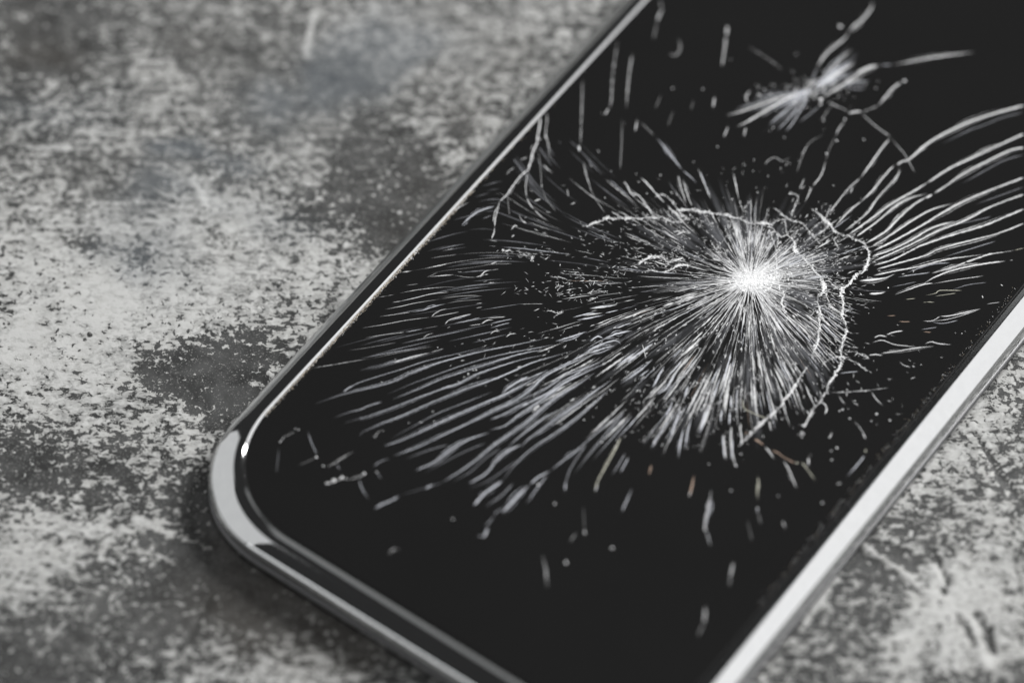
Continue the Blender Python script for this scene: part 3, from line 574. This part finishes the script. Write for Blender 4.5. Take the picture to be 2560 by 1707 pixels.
# --- highlights on flattened facets between the strands, painted as solid white ribbons
for t_, w_ in (("N:1150,245 1250,215 1335,187",12),("N:1310,320 1400,270 1500,240 1535,262",14),("N:1335,318 1420,290 1500,268",12),("N:1350,50 1420,42 1500,33",10),("N:1250,105 1340,82 1395,78",10),("N:1275,120 1360,105 1440,88",10),
  ("N:1350,245 1400,215 1430,228",12),("N:1430,230 1510,200 1600,180",12),("N:1490,170 1600,135",8),("N:1440,80 1520,60",7),("N:1530,495 1640,420 1720,350",11),("N:1640,455 1700,410",9),("N:1790,700 1820,640 1840,590",11),("N:1720,520 1760,440 1790,390",14),("N:1740,560 1800,520 1850,440 1880,410",12),
  ("N:1905,580 1930,500",12),("N:1870,930 1885,830 1905,740",10),("N:1910,880 1925,780 1950,690",9),("N:1820,840 1850,740 1890,620",9),("N:2010,750 2025,650",8),("N:2120,720 2128,640",12),("N:2180,640 2182,560",11),("N:2170,740 2175,650",12),("N:2060,500 2110,400",9),("N:2190,800 2185,940",9),("N:2130,790 2145,940",10),
  ("H:350,350 430,310",8),("H:1940,590 2080,540",9),("H:1735,475 1880,390",9),("H:2150,795 2350,770",11),("H:2245,920 2352,915",12),("H:20,1410 60,1560",6),("H:140,1270 260,1210",10),("H:420,1530 600,1350",13),("H:500,1400 620,1290",9),
  ("H:1270,1300 1330,1480",9),("H:1320,1480 1370,1568",9),("H:600,1250 720,1130",9),("I:290,1460 420,1445 560,1420",10),("I:230,1530 420,1500",8),("H:700,570 800,610",9),("H:130,600 250,640",9),("H:330,600 430,570",11),("H:210,720 300,690 400,640 620,680",6)):
    ck(w_, 1., t_, tp=(.3,.3), rough=.2)

# circular rings of crumbled glass round the impact
RINGS = [
 ("I:235,655 300,630 360,612 440,585 520,585 600,580 700,575 820,575 950,565 1030,580 1110,620 1200,600 1280,545", 7, 1.0),
 ("I:1150,500 1200,485 1250,490 1350,510 1450,520 1550,530 1650,550 1750,580 1830,620 1900,625 1980,630 2040,625", 8, 1.0),
 ("I:1120,500 1160,540 1230,545", 7, .9), ("I:950,345 1020,350 1070,380 1120,440", 6, .8), ("I:1120,710 1200,700 1280,715", 6, .8), ("I:1480,800 1540,870 1640,740 1670,770", 4, .6),
 ("H:1250,235 1300,300 1370,360 1440,350 1520,420 1520,480 1570,550 1640,620 1700,680 1750,740 1790,810 1800,860 1760,950 1740,1020 1755,1100 1770,1180 1755,1280 1740,1380 1710,1460 1680,1530", 9, 1.0),
 ("M:850,60 790,170 720,280 650,380 560,480 470,570 390,640 300,730 190,840", 8, .9),
 ("H:1300,240 1350,205 1470,195 1590,230 1650,300 1760,430", 6, .9), ("H:1320,90 1370,130 1470,190", 5, .9), ("H:1700,90 1800,190 1870,260 1960,340 2050,360 2130,400 2200,450 2240,520 2230,610 2190,700 2130,740 2040,830 1970,880", 8, 1.0),
 ("H:1970,880 1990,960 1985,1060 1980,1150 2010,1220 2020,1310 1985,1400 1970,1500 1960,1568", 9, 1.0),
 ("M:1210,10 1150,110 1070,230 1000,380 900,520 820,640", 8, .95), ("M:790,740 810,730", 9, .6),
 ("H:1270,300 1310,420 1340,500 1330,600 1340,700", 5, .9), ("H:1360,380 1340,470", 4, .7), ("H:1340,760 1370,880 1410,930 1390,1010 1420,1100", 7, .9), ("H:1840,760 1880,830 1950,880", 5, .8), ("H:1820,850 1840,980 1870,1060 1960,1120", 6, .7),
 ("H:1680,1130 1720,1090 1760,1110", 5, .8), ("G:370,1230 430,1180 520,1150 600,1150", 6, .9), ("G:620,1165 700,1200 810,1280", 4, .8), ("G:600,1095 720,1110 830,1160", 4, .7), ("H:1930,350 1910,400 1940,470", 5, .8), ("H:1650,330 1740,240 1850,200", 4, .8), ("H:1440,350 1420,200", 4, .6),
 ("H:970,20 1010,100 1050,130", 4, .8), ("H:1075,10 1020,90", 4, .7), ("H:1880,60 1830,160 1790,210", 4, .8),
 ("I:2250,310 2330,360 2290,470 2260,560", 5, .7), ("H:1480,720 1500,780 1540,830", 6, .7), ("I:640,230 700,330 770,345", 5, .8), ("I:800,410 860,480 930,550", 6, .85),
 ("C:1060,1255 1105,1258", 8, .9), ("C:1165,1262 1215,1285 1260,1300 1265,1335", 5, .9), ("J:120,760 150,720", 9, .7), ("L:905,605 920,570 960,545", 4, .6), ("L:530,970 580,950 640,925 700,935 760,925 820,890", 6, .75), ("L:545,830 610,795 680,750 735,720", 3.5, .6),
 ("L:160,640 200,600 255,570", 4, .5),("M:90,180 60,240", 4, .4),("P:1530,860 1550,840 1580,850 1540,890", 5, .9), ("P:1480,755 1560,760 1640,785", 5, .8), ("P:1700,740 1740,710 1770,745 1720,765", 4, .8), ("P:1420,1100 1480,1090 1530,1110 1600,1090", 6, .8), ("P:1510,1150 1550,1120 1600,1100", 6, .8),
 ("P:1850,915 1900,900 2030,900", 5, .8), ("P:1800,815 1860,800 1950,795", 4, .8), ("P:1840,1000 1900,975 1930,960", 6, .9),("P:1280,600 1290,560 1310,560", 6, .9),("I:1010,1110 1080,1080 1160,1030 1260,1040", 7, .9),("I:820,1100 900,1090 970,1100", 5, .8),("I:780,1010 880,960 990,950 1060,1010 1190,960", 9, .8),
]
# small shards and dust seen as points of light: (x, y, radius, opacity)
DOTS = [(1415,1407,7,.75),(1531,1370,6,.6),(1387,1259,5,.55),(1345,1212,5,.9),(1132,1297,6,.35),(791,1143,6,1),(808,1165,4,.5),(700,1105,4,.55),(835,1202,8,1),(854,1194,6,1),(911,1184,6,1),(942,1180,4,.4),(738,1072,3,.4),(746,1075,3.5,.5),
 (2052,250,9,1),(2052,262,6,1),(2101,68,8,.65),(2261,203,7,1),(2160,350,4,.9),(2092,353,5,.9),(2066,384,5,.8),(2059,302,4,.5),(1793,368,4,.6),(1757,224,4,.45),(1900,240,6,.6),(1910,225,5,.4),(1985,258,5,.7),(1933,320,4,.6),(1926,328,3,.5),(1960,345,4,.3),(2190,222,4,.25),(1885,400,3,.4),(2026,470,3,.7),(2084,465,3,.8),(2059,325,2,.3),
 (1505,285,3,.3),(1681,222,4,.35),(1560,310,2,.3),(1734,406,3,.6),(1651,439,3,.8),(1597,456,3,.7),(1617,484,3,.8),(1894,482,3,.8),(1830,499,3,.9),(1976,410,2,.4),(1920,441,3,.5),(1965,414,3,.5),(1974,485,4,.7),(1512,495,3,.6),(1448,372,5,1),(1590,436,3,.6),
 (1190,925,4,1),(1183,926,3,.8),(1108,1053,3,.7),(1086,1054,3,.8),(1052,1056,3,.7),(1022,1057,3,.6),(1082,1029,3,.5),(1374,1010,3,.6),(1460,1050,4,.6),(1170,935,3,.7),(1160,943,3,.6),(1146,955,3,.6),
 (1876,1081,5,.9),(1865,1100,4,.8),(1853,1135,4,.5),(2092,1119,5,.5),(2078,1127,4,.4),(2080,1150,5,.4),(2125,1046,4,.6),(2137,1002,3,.6),(2106,1024,4,.7),(2098,1028,3,.7),(2191,1036,5,.8),(2225,1050,5,.9),(2178,1053,3,.5),(2055,1257,5,.4),(2121,1258,3,.2),(2220,720,4,1),(2026,1137,3,.2),(1945,1240,4,.3),
 (2388,833,2,.6),(2404,834,2,.8),(2413,829,2,.5),(2160,869,2,.8),(2302,912,3,.5),(1828,1227,5,.5),(1772,1160,3,.4),(1635,1105,4,.5),(1525,975,3,.5),(1600,978,4,.7),(1637,860,3,.6),(1440,850,3,.5),(1760,1014,4,.9),(1770,983,3,.8)]

ck(7, .45, "L:375,560 400,640 445,740", tp=(.3,.1)); ck(9, .4, "L:778,940 800,1010 850,1090", tp=(.1,.4)); ck(6, .2, "L:148,690 140,780 128,880"); ck(7, .5, "L:600,815 625,860"); ck(5, .2, "L:300,830 440,765"); ck(6, .3, "L:915,880 950,930")
MKEY = {'w': M_FRAC, 'c': M_COOL, 'a': M_AMBER, 'g': M_GREENISH}
pieces = []
for wd, dn, tp, mk, text, rough in CRACKS:
    P = spline(parse(text)); n = len(P); rb = Ribbons()
    if mk == 'w' and text[0] in 'NL' and wd >= 6: mk = 'c'
    rough = rough if rough > .15 else .07
    P = P + rng.normal(size=P.shape) * min(0.25, wd * 0.025)
    z = random.uniform(0.045, 0.07)
    u = np.linspace(0, 1, max(3, n // 6)); dv = dn * np.clip(1 + 0.16 * rng.normal(size=len(u)), .5, 1.12)
    wdt = wd * (0.38 if mk == 'c' else 0.43)
    if text[0] in 'NL' and n > 20: dv = dv * np.linspace(.55, 1.05, len(dv))
    rb.add(P, wdt, list(np.clip(dv, 0, 1)), tp, z=z, rough=rough)
    if wd >= 7 and dn >= .7 and n > 14:                 # finer strands that run along the wide cracks
        off = rng.normal(size=2); t = np.linspace(0, 1, n)[:, None]
        for k in range(3 if wd > 9 else 2):
            a = random.uniform(0, .5); b = random.uniform(a + .25, 1); i0, i1 = int(a * n), max(int(a * n) + 5, int(b * n))
            seg = P[i0:i1]
            if len(seg) < 4: continue
            d = np.gradient(seg, axis=0); d /= np.linalg.norm(d, axis=1)[:, None] + 1e-9
            o = random.choice((-1, 1)) * (wd * random.uniform(.40, .7)); w_ = np.sin(np.linspace(0, 3.14, len(seg)))[:, None]
            rb.add(seg + np.stack([-d[:, 1], d[:, 0]], 1) * o * (0.35 + .65 * w_), random.uniform(1.0, 1.9), random.uniform(.25, .8) * dn, (.3, .3), z=z + .004, rough=.3)
    L_ = float(np.linalg.norm(np.diff(P, axis=0), axis=1).sum())
    pieces.append((L_ * wd, rb, MKEY[mk]))
for text, wd, dn in RINGS:
    wd *= (.5 if text[0] == 'P' else .82)
    P = spline(parse(text), 4.0); n = len(P); rb = Ribbons()
    wander = np.stack([np.interp(np.arange(n), np.arange(0, n + 6, 3), rng.normal(size=len(np.arange(0, n + 6, 3))) * wd * .22) for _ in (0, 1)], 1)
    P = P + wander
    clump = np.exp(1.25 * np.interp(np.arange(n), np.arange(0, n + 9, 5), rng.normal(size=len(np.arange(0, n + 9, 5))))); clump /= clump.sum()
    gate = np.clip(clump * n, .3, 1.1)
    for k in range(3 if wd > 5 else 2):
        Q = P + rng.normal(size=P.shape) * wd * 0.26
        dv = np.clip(dn * rng.uniform(.35, 1.2, size=n) * (.35 + gate), 0, 1)
        rb.add(Q, wd * random.uniform(.16, .32), list(dv), (.05, .05), z=.07, rough=.6)
    for k in range(int(n * (2.6 if wd > 5 else 1.4))):
        p = P[int(rng.choice(n, p=clump))] + rng.normal(size=2) * wd * 0.34
        rb.chip(p[0], p[1], abs(random.gauss(wd * 0.15, wd * 0.11)) + .5, dn * random.uniform(.8, 1), z=random.uniform(.06, .10))
    for k in range(int(n * .8)):
        p = P[random.randrange(n)]; a = random.random() * 6.283; l = random.uniform(3, wd * 1.9 + 3)
        t = np.linspace(0, 1, 4)[:, None]
        rb.add(p + np.array((math.cos(a), math.sin(a) * .8)) * l * t + rng.normal(size=(4, 2)) * .8, random.uniform(.8, 1.7), dn * random.uniform(.35, 1), (0, .6), z=.08, rough=.4)
    L_ = float(np.linalg.norm(np.diff(P, axis=0), axis=1).sum())
    pieces.append((L_ * wd * 1.5, rb, M_FRAC))
for x, y, r, d in DOTS:
    rb = Ribbons(); 
    for k in range(3): rb.chip(x + random.gauss(0, r * .15), y + random.gauss(0, r * .15), r * random.uniform(.38, .6), min(1, d * 1.4), z=.05 + .01 * k)
    pieces.append((r * r * 4, rb, M_FRAC))
pieces.sort(key=lambda t: -t[0])
for a, rb, m in pieces[:298]: rb.build('crack', m)
def join(list_, name, m):
    if not list_: return
    J = Ribbons(); J.tri = []
    for rb in list_:
        J.v += rb.v; J.d += rb.d; J.f += [q + J.n for q in rb.f]
        J.tri += [(a + J.n, b + J.n, c + J.n) for a, b, c in getattr(rb, 'tri', [])]; J.n += rb.n
    J.build(name, m, 'stuff')
rest = pieces[298:]
for m in (M_FRAC, M_COOL, M_AMBER, M_GREENISH): join([rb for a, rb, mm in rest if mm is m], 'small_cracks', m)

# the dense burst: hair cracks that follow a family of guide curves out of the point of impact
C0 = np.array((1874., 701.))
# (guide points, solid to px, gone at px, weight, width, opacity)
G = [
 ("1600,715 1300,745 1000,790 830,830", 160, 560, .8, 2.2, .75),
 ("1620,760 1300,860 1050,930 790,1005", 360, 640, 1.8, 3.2, .75),
 ("1600,790 1400,890 1150,990 880,1100", 380, 640, 1.6, 3.8, .75),
 ("1650,820 1450,950 1250,1060 1045,1175", 370, 620, 1.5, 4.0, .75),
 ("1680,860 1500,1010 1350,1130 1180,1265", 340, 600, 1.5, 4.2, .7),
 ("1730,900 1620,1040 1520,1150 1400,1260", 300, 500, 1.5, 4.2, .75),
 ("1800,900 1740,1050 1700,1130 1690,1190", 300, 460, 1.4, 4.2, .85),
 ("1860,900 1850,1000 1855,1080 1860,1150", 280, 420, 1.4, 4.0, .85),
 ("1930,880 1970,960 1990,1010 2010,1060", 230, 360, 1.5, 3.6, .85),
 ("1990,830 2040,890 2070,930 2100,980", 190, 300, 1.6, 3.2, .85),
 ("2030,780 2090,830 2120,850 2200,890", 170, 280, 1.6, 2.6, .85),
 ("2050,735 2110,760 2170,780 2300,800", 170, 320, 1.5, 2.4, .85),
 ("2050,700 2150,705 2250,700 2400,690", 170, 420, 1.5, 2.6, .8),
 ("2050,660 2150,630 2330,580 2540,530", 190, 340, 1.5, 3.0, .85),
 ("2020,620 2110,560 2250,460 2420,380", 180, 280, 1.4, 3.4, .85),
 ("1970,590 2040,510 2120,420 2200,350", 130, 210, .8, 3.2, .8),
 ("1920,590 1960,500 1990,440 2020,380", 110, 220, .55, 3.0, .75),
 ("1890,580 1900,500 1905,450 1910,400", 120, 240, .6, 3.0, .8),
 ("1850,580 1830,500 1815,450 1800,400", 140, 260, .75, 3.2, .8),
 ("1800,590 1740,500 1710,440 1690,390", 160, 300, .9, 3.2, .8),
 ("1740,610 1620,510 1520,420 1440,340", 200, 430, 1.1, 2.8, .7),
 ("1680,640 1480,560 1360,480 1290,390", 220, 640, .8, 2.4, .6),
 ("1640,670 1400,620 1180,600 1010,640", 240, 760, .75, 2.0, .65),
 ("1600,700 1350,690 1150,700 950,750", 170, 640, .75, 2.0, .7),
]
GP = []
for g in G:
    P = spline([C0] + [tuple(map(float, t.split(','))) for t in g[0].split()], 8.0)
    s = np.concatenate([[0], np.cumsum(np.linalg.norm(np.diff(P, axis=0), axis=1))]); GP.append((P, s))
def fan_pt(gi, f, r):
    """points at distances r along the curve between guide gi and the next"""
    out = 0
    for k, wgt in ((gi % len(GP), 1 - f), ((gi + 1) % len(GP), f)):
        P, s = GP[k]; rr = np.clip(r, 0, s[-1])
        out = out + wgt * np.stack([np.interp(rr, s, P[:, 0]), np.interp(rr, s, P[:, 1])], 1)
    return out
ang = []
for i in range(len(G)):
    a = GP[i][0][12] - C0; b = GP[(i + 1) % len(G)][0][12] - C0
    ang.append(abs(math.atan2(a[0] * b[1] - a[1] * b[0], a @ b)) * 0.5 * (G[i][3] + G[(i + 1) % len(G)][3]))
ang = np.array(ang); ang /= ang.sum()
def clumps(x, y):
    v = float(fbm(np.array([x + 900.]), np.array([y * 1.25 + 300.]), 62., 301, 3)[0])
    t = min(1, max(0, (v - .38) / .26)); return t * t * (3 - 2 * t)
fine = Ribbons(); dim = Ribbons(); tint = Ribbons(); haze = Ribbons()
NF = 4300
for q in range(NF):
    i = int(rng.choice(len(G), p=ang)); f = random.random(); g0, g1 = G[i], G[(i + 1) % len(G)]
    lerp = lambda k: g0[k] * (1 - f) + g1[k] * f
    r1, r2, wd, op = lerp(1), lerp(2), lerp(4), lerp(5)
    r = r2 * random.random() ** .86
    if r > r1 and random.random() < ((r - r1) / (r2 - r1)) ** 0.6: continue
    ln = random.uniform(14, 50) + r * random.uniform(.03, .26)
    ra = max(6, r - ln / 2); rb_ = r + ln / 2
    k = max(4, int(ln / 7)); rr = np.linspace(ra, rb_, k)
    mid = fan_pt(i, f, np.array([r]))[0]
    cl = clumps(mid[0], mid[1])
    if random.random() > .12 + 1.25 * cl: continue
    P = fan_pt(i, f, rr) + rng.normal(size=(k, 2)) * 0.35
    w_ = wd * math.exp(random.gauss(-.80, .45)) * (0.45 + 0.6 * min(1, r / 260))
    o_ = random.uniform(.85, 1) if random.random() < .12 + .75 * cl else random.uniform(.10, .5)
    R_ = fine if random.random() < .80 else dim
    if 250 < r and random.random() < .012: R_ = tint
    R_.add(P, w_, o_, (random.uniform(.1, .6), random.uniform(.1, .5)), z=random.uniform(.006, .045), rough=.28)
for q in range(210):                                # unbroken rays that run out from the crushed point
    i = int(rng.choice(len(G), p=ang)); f = random.random(); r1 = G[i][1] * (1 - f) + G[(i + 1) % len(G)][1] * f
    ra = random.uniform(18, 60); rb_ = max(ra + 40, r1 * random.uniform(.35, 1.05)); k = int((rb_ - ra) / 6) + 4
    P = fan_pt(i, f, np.linspace(ra, rb_, k)) + rng.normal(size=(k, 2)) * .45
    fine.add(P, random.uniform(.9, 1.9), list(rng.uniform(.0, 1, size=max(4, k // 3)) ** .8), (.1, .4), z=random.uniform(.02, .05), rough=.4)
for q in range(170):                                # broad faint ribbons that paint the grey haze of the burst
    i = int(rng.choice(len(G), p=ang)); f = random.random(); r1 = G[i][1]
    r = random.uniform(120, r1 * 1.3); ln = random.uniform(60, 220)
    P = fan_pt(i, f, np.linspace(max(8, r - ln / 2), r + ln / 2, 14)) + rng.normal(size=(14, 2)) * .5
    haze.add(P, random.uniform(8, 20), random.uniform(.015, .07), (.5, .5), z=.004, rough=.3)
for q in range(260):                                # short cross cracks that tie neighbouring rays together
    i = int(rng.choice(len(G), p=ang)); f = random.random() * .85; r = random.uniform(45, 1.05 * G[i][1])
    df = random.uniform(.05, .22); t = np.linspace(0, 1, 7)
    P = np.concatenate([fan_pt(i, f + df * a, np.array([r + random.gauss(0, 1.6) + 6 * a * random.choice((-1, 1))])) for a in t]) + rng.normal(size=(7, 2)) * .6
    fine.add(P, random.uniform(.8, 1.8), random.uniform(.35, 1), (.1, .2), z=random.uniform(.04, .07), rough=.5)
# crushed core
for q in range(420):
    a = random.random() * 6.283; L0 = random.gauss(54, 26); L0 = max(12, L0) * (1.25 if math.cos(a) > .3 else 1.0)
    d = np.array((math.cos(a), math.sin(a) * .62)); t = np.linspace(random.uniform(0, .5), 1, 6)[:, None]
    fine.add(C0 + d * L0 * t + rng.normal(size=(6, 2)) * .6, random.uniform(1.2, 3.2), random.uniform(.6, 1), (.0, .5), z=random.uniform(.05, .10), rough=.4)
for q in range(520):
    r = abs(random.gauss(0, 20)); a = random.random() * 6.283
    x = C0[0] + 6 + r * math.cos(a) * 1.25; y = C0[1] + 3 + r * math.sin(a) * .62
    fine.chip(x, y, random.uniform(1.2, 4.2), random.uniform(.9, 1), z=random.uniform(.06, .14))
for q in range(170):                                 # second lump of crushed glass beside the core
    x = random.gauss(1925, 22); y = random.gauss(690, 13)
    fine.chip(x, y, random.uniform(1., 3.6), random.uniform(.6, 1), z=random.uniform(.06, .12))
# scattered splinters
for q in range(1150):
    i = int(rng.choice(len(G), p=ang)); f = random.random(); r2 = G[i][2]
    r = r2 * random.random() ** .8
    if i in (15, 16, 17, 18, 19, 20, 21) and r > 150 and random.random() < .88: continue
    p = fan_pt(i, f, np.array([r]))[0] + rng.normal(size=2) * 2
    if random.random() < .3: fine.chip(p[0], p[1], random.uniform(.5, 1.2) + (random.random() < .1) * random.uniform(.6, 1.6), random.uniform(.5, 1), z=random.uniform(.05, .1)); continue
    l = random.uniform(2, 9); P = fan_pt(i, f, np.linspace(max(5, r - l), r + l, 4)) + rng.normal(size=(4, 2)) * random.uniform(.2, .9)
    fine.add(P, random.uniform(.9, 2.2), random.uniform(.5, 1), (.2, .3), z=random.uniform(.05, .1), rough=.4)
for cx, cy, sx, sy, nn, rr in ((1400, 725, 75, 16, 60, 1.4), (1480, 690, 60, 18, 70, 1.3), (1640, 650, 60, 22, 170, 2.0), (1700, 645, 40, 18, 90, 1.8), (1330, 640, 60, 10, 50, 1.5), (1560, 600, 90, 26, 120, 1.8), (1430, 730, 30, 20, 50, 1.8), (2010, 570, 60, 34, 90, 1.7), (2060, 640, 36, 34, 150, 1.9), (1990, 640, 40, 30, 110, 2.0),
    (1640, 545, 50, 12, 110, 2.3), (1800, 560, 70, 14, 90, 1.8), (2090, 720, 20, 60, 150, 1.7), (2050, 740, 16, 60, 130, 1.7), (2120, 730, 30, 40, 80, 1.4), (2100, 890, 30, 12, 60, 1.6), (1640, 1010, 60, 34, 90, 2.2), (1740, 990, 60, 30, 80, 2.0), (1790, 1040, 50, 40, 70, 2.4), (2050, 230, 60, 30, 50, 2.0), (1960, 230, 60, 22, 50, 2.0), (1800, 450, 90, 24, 22, 1.4), (1420, 480, 90, 60, 12, 1.4), (1930, 455, 80, 40, 16, 1.4), (2200, 940, 90, 60, 40, 1.6), (1260, 920, 120, 40, 50, 1.4), (1350, 860, 70, 30, 40, 1.2)):
    for q in range(nn):
        x, y = random.gauss(cx, sx), random.gauss(cy, sy)
        if random.random() < .25: continue
        if random.random() < .85:
            a = random.gauss(math.atan2(y - C0[1], x - C0[0]), .6); l = random.uniform(2, 9)
            t = np.linspace(-1, 1, 4)[:, None]
            fine.add(np.array((x, y)) + np.array((math.cos(a), math.sin(a) * .8)) * l * t + rng.normal(size=(4, 2)) * .5, random.uniform(.8, 1.6), random.uniform(.4, 1), (.2, .2), z=.08, rough=.4)
        else: fine.chip(x, y, rr * random.uniform(.4, 1.1), random.uniform(.4, 1), z=.09)
# brush of the upper, second impact
for q in range(230):
    side = random.random() < .55
    a = math.radians(random.gauss(33, 9) if side else random.gauss(205, 10)); L0 = random.uniform(40, 150 if side else 190)
    s0 = random.uniform(0, .5); t = np.linspace(s0, s0 + .5, 7)[:, None]
    P = np.array((2035., 222.)) + np.array((math.cos(a), -math.sin(a))) * L0 * t + rng.normal(size=(7, 2)) * .8
    dim.add(P, random.uniform(1.6, 5), random.uniform(.08, .5), (.4, .5), z=.02, rough=.2)
for q in range(170):
    fine.chip(random.gauss(2035, 26), random.gauss(222, 12), random.uniform(1.5, 4), random.uniform(.15, .6), z=.05)
# faint long hairs in the upper left of the glass
for q in range(46):
    i = random.choice((20, 21, 21, 22)); f = random.random(); r = random.uniform(330, 760)
    P = fan_pt(i, f, np.linspace(r, r + random.uniform(60, 200), 16))
    dim.add(P, random.uniform(2, 4), random.uniform(.08, .3), (.4, .4), z=.02)
for q in range(26):
    i = random.choice((22, 23, 0, 0)); f = random.random(); r = random.uniform(560, 900)
    P = fan_pt(i, f, np.linspace(r, r + random.uniform(60, 220), 16))
    dim.add(P, random.uniform(1.6, 3), random.uniform(.15, .45), (.4, .4), z=.02)
fine.build('hair_cracks', M_FRAC, 'stuff'); dim.build('dim_hair_cracks', M_COOL, 'stuff')
tint.build('amber_hair_cracks', M_AMBER, 'stuff'); haze.build('painted_haze', M_COOL, 'stuff')

# crushed grit along the edges of the glass
grit = Ribbons(); gritw = Ribbons()
def edge_chip(R_, x, y, r, z):
    k = random.randint(4, 6); P = []
    for i in range(k):
        a = i / k * 6.283 + random.uniform(-.3, .3); q = r * random.uniform(.6, 1.3)
        P.append((x + q * math.cos(a), y + q * math.sin(a), z))
    R_.v.append(np.array(P + [(x, y, z + r * .7)])); R_.d.append(np.full(k + 1, 1.0))
    R_.tri = getattr(R_, 'tri', []) + [(R_.n + i, R_.n + (i + 1) % k, R_.n + k) for i in range(k)]; R_.n += k + 1
_, ya = at_glass(665, 1040); _, yb = at_glass(1180, 470); _, yc = at_glass(830, 855)
for q in range(2600):
    y = random.gauss(yc + 9 * MM, 13 * MM) if q % 2 else random.uniform(ya, yb)
    if not ya < y < yb + 30 * MM: continue
    x = abs(random.gauss(0, .17)) * MM + .02 * MM
    edge_chip(grit if random.random() < .72 else gritw, x, y, random.uniform(.015, .055) * MM, GLASS_Z + .01 * MM)
_, yd = at_glass(1900, 1520); _, ye = at_glass(2560, 700)
for q in range(700):
    y = random.uniform(yd, ye); dns = .5 + .5 * math.sin(y * 900) * math.sin(y * 2300 + 1)
    if random.random() > dns: continue
    x = W_G - .25 * MM - abs(random.gauss(0, .26)) * MM
    edge_chip(gritw if random.random() < .6 else grit, x, y, random.uniform(.012, .042) * MM, GLASS_Z + .01 * MM)
grit.build('edge_grit', M_GRIT, 'stuff'); gritw.build('pale_edge_grit', M_FRAC, 'stuff')
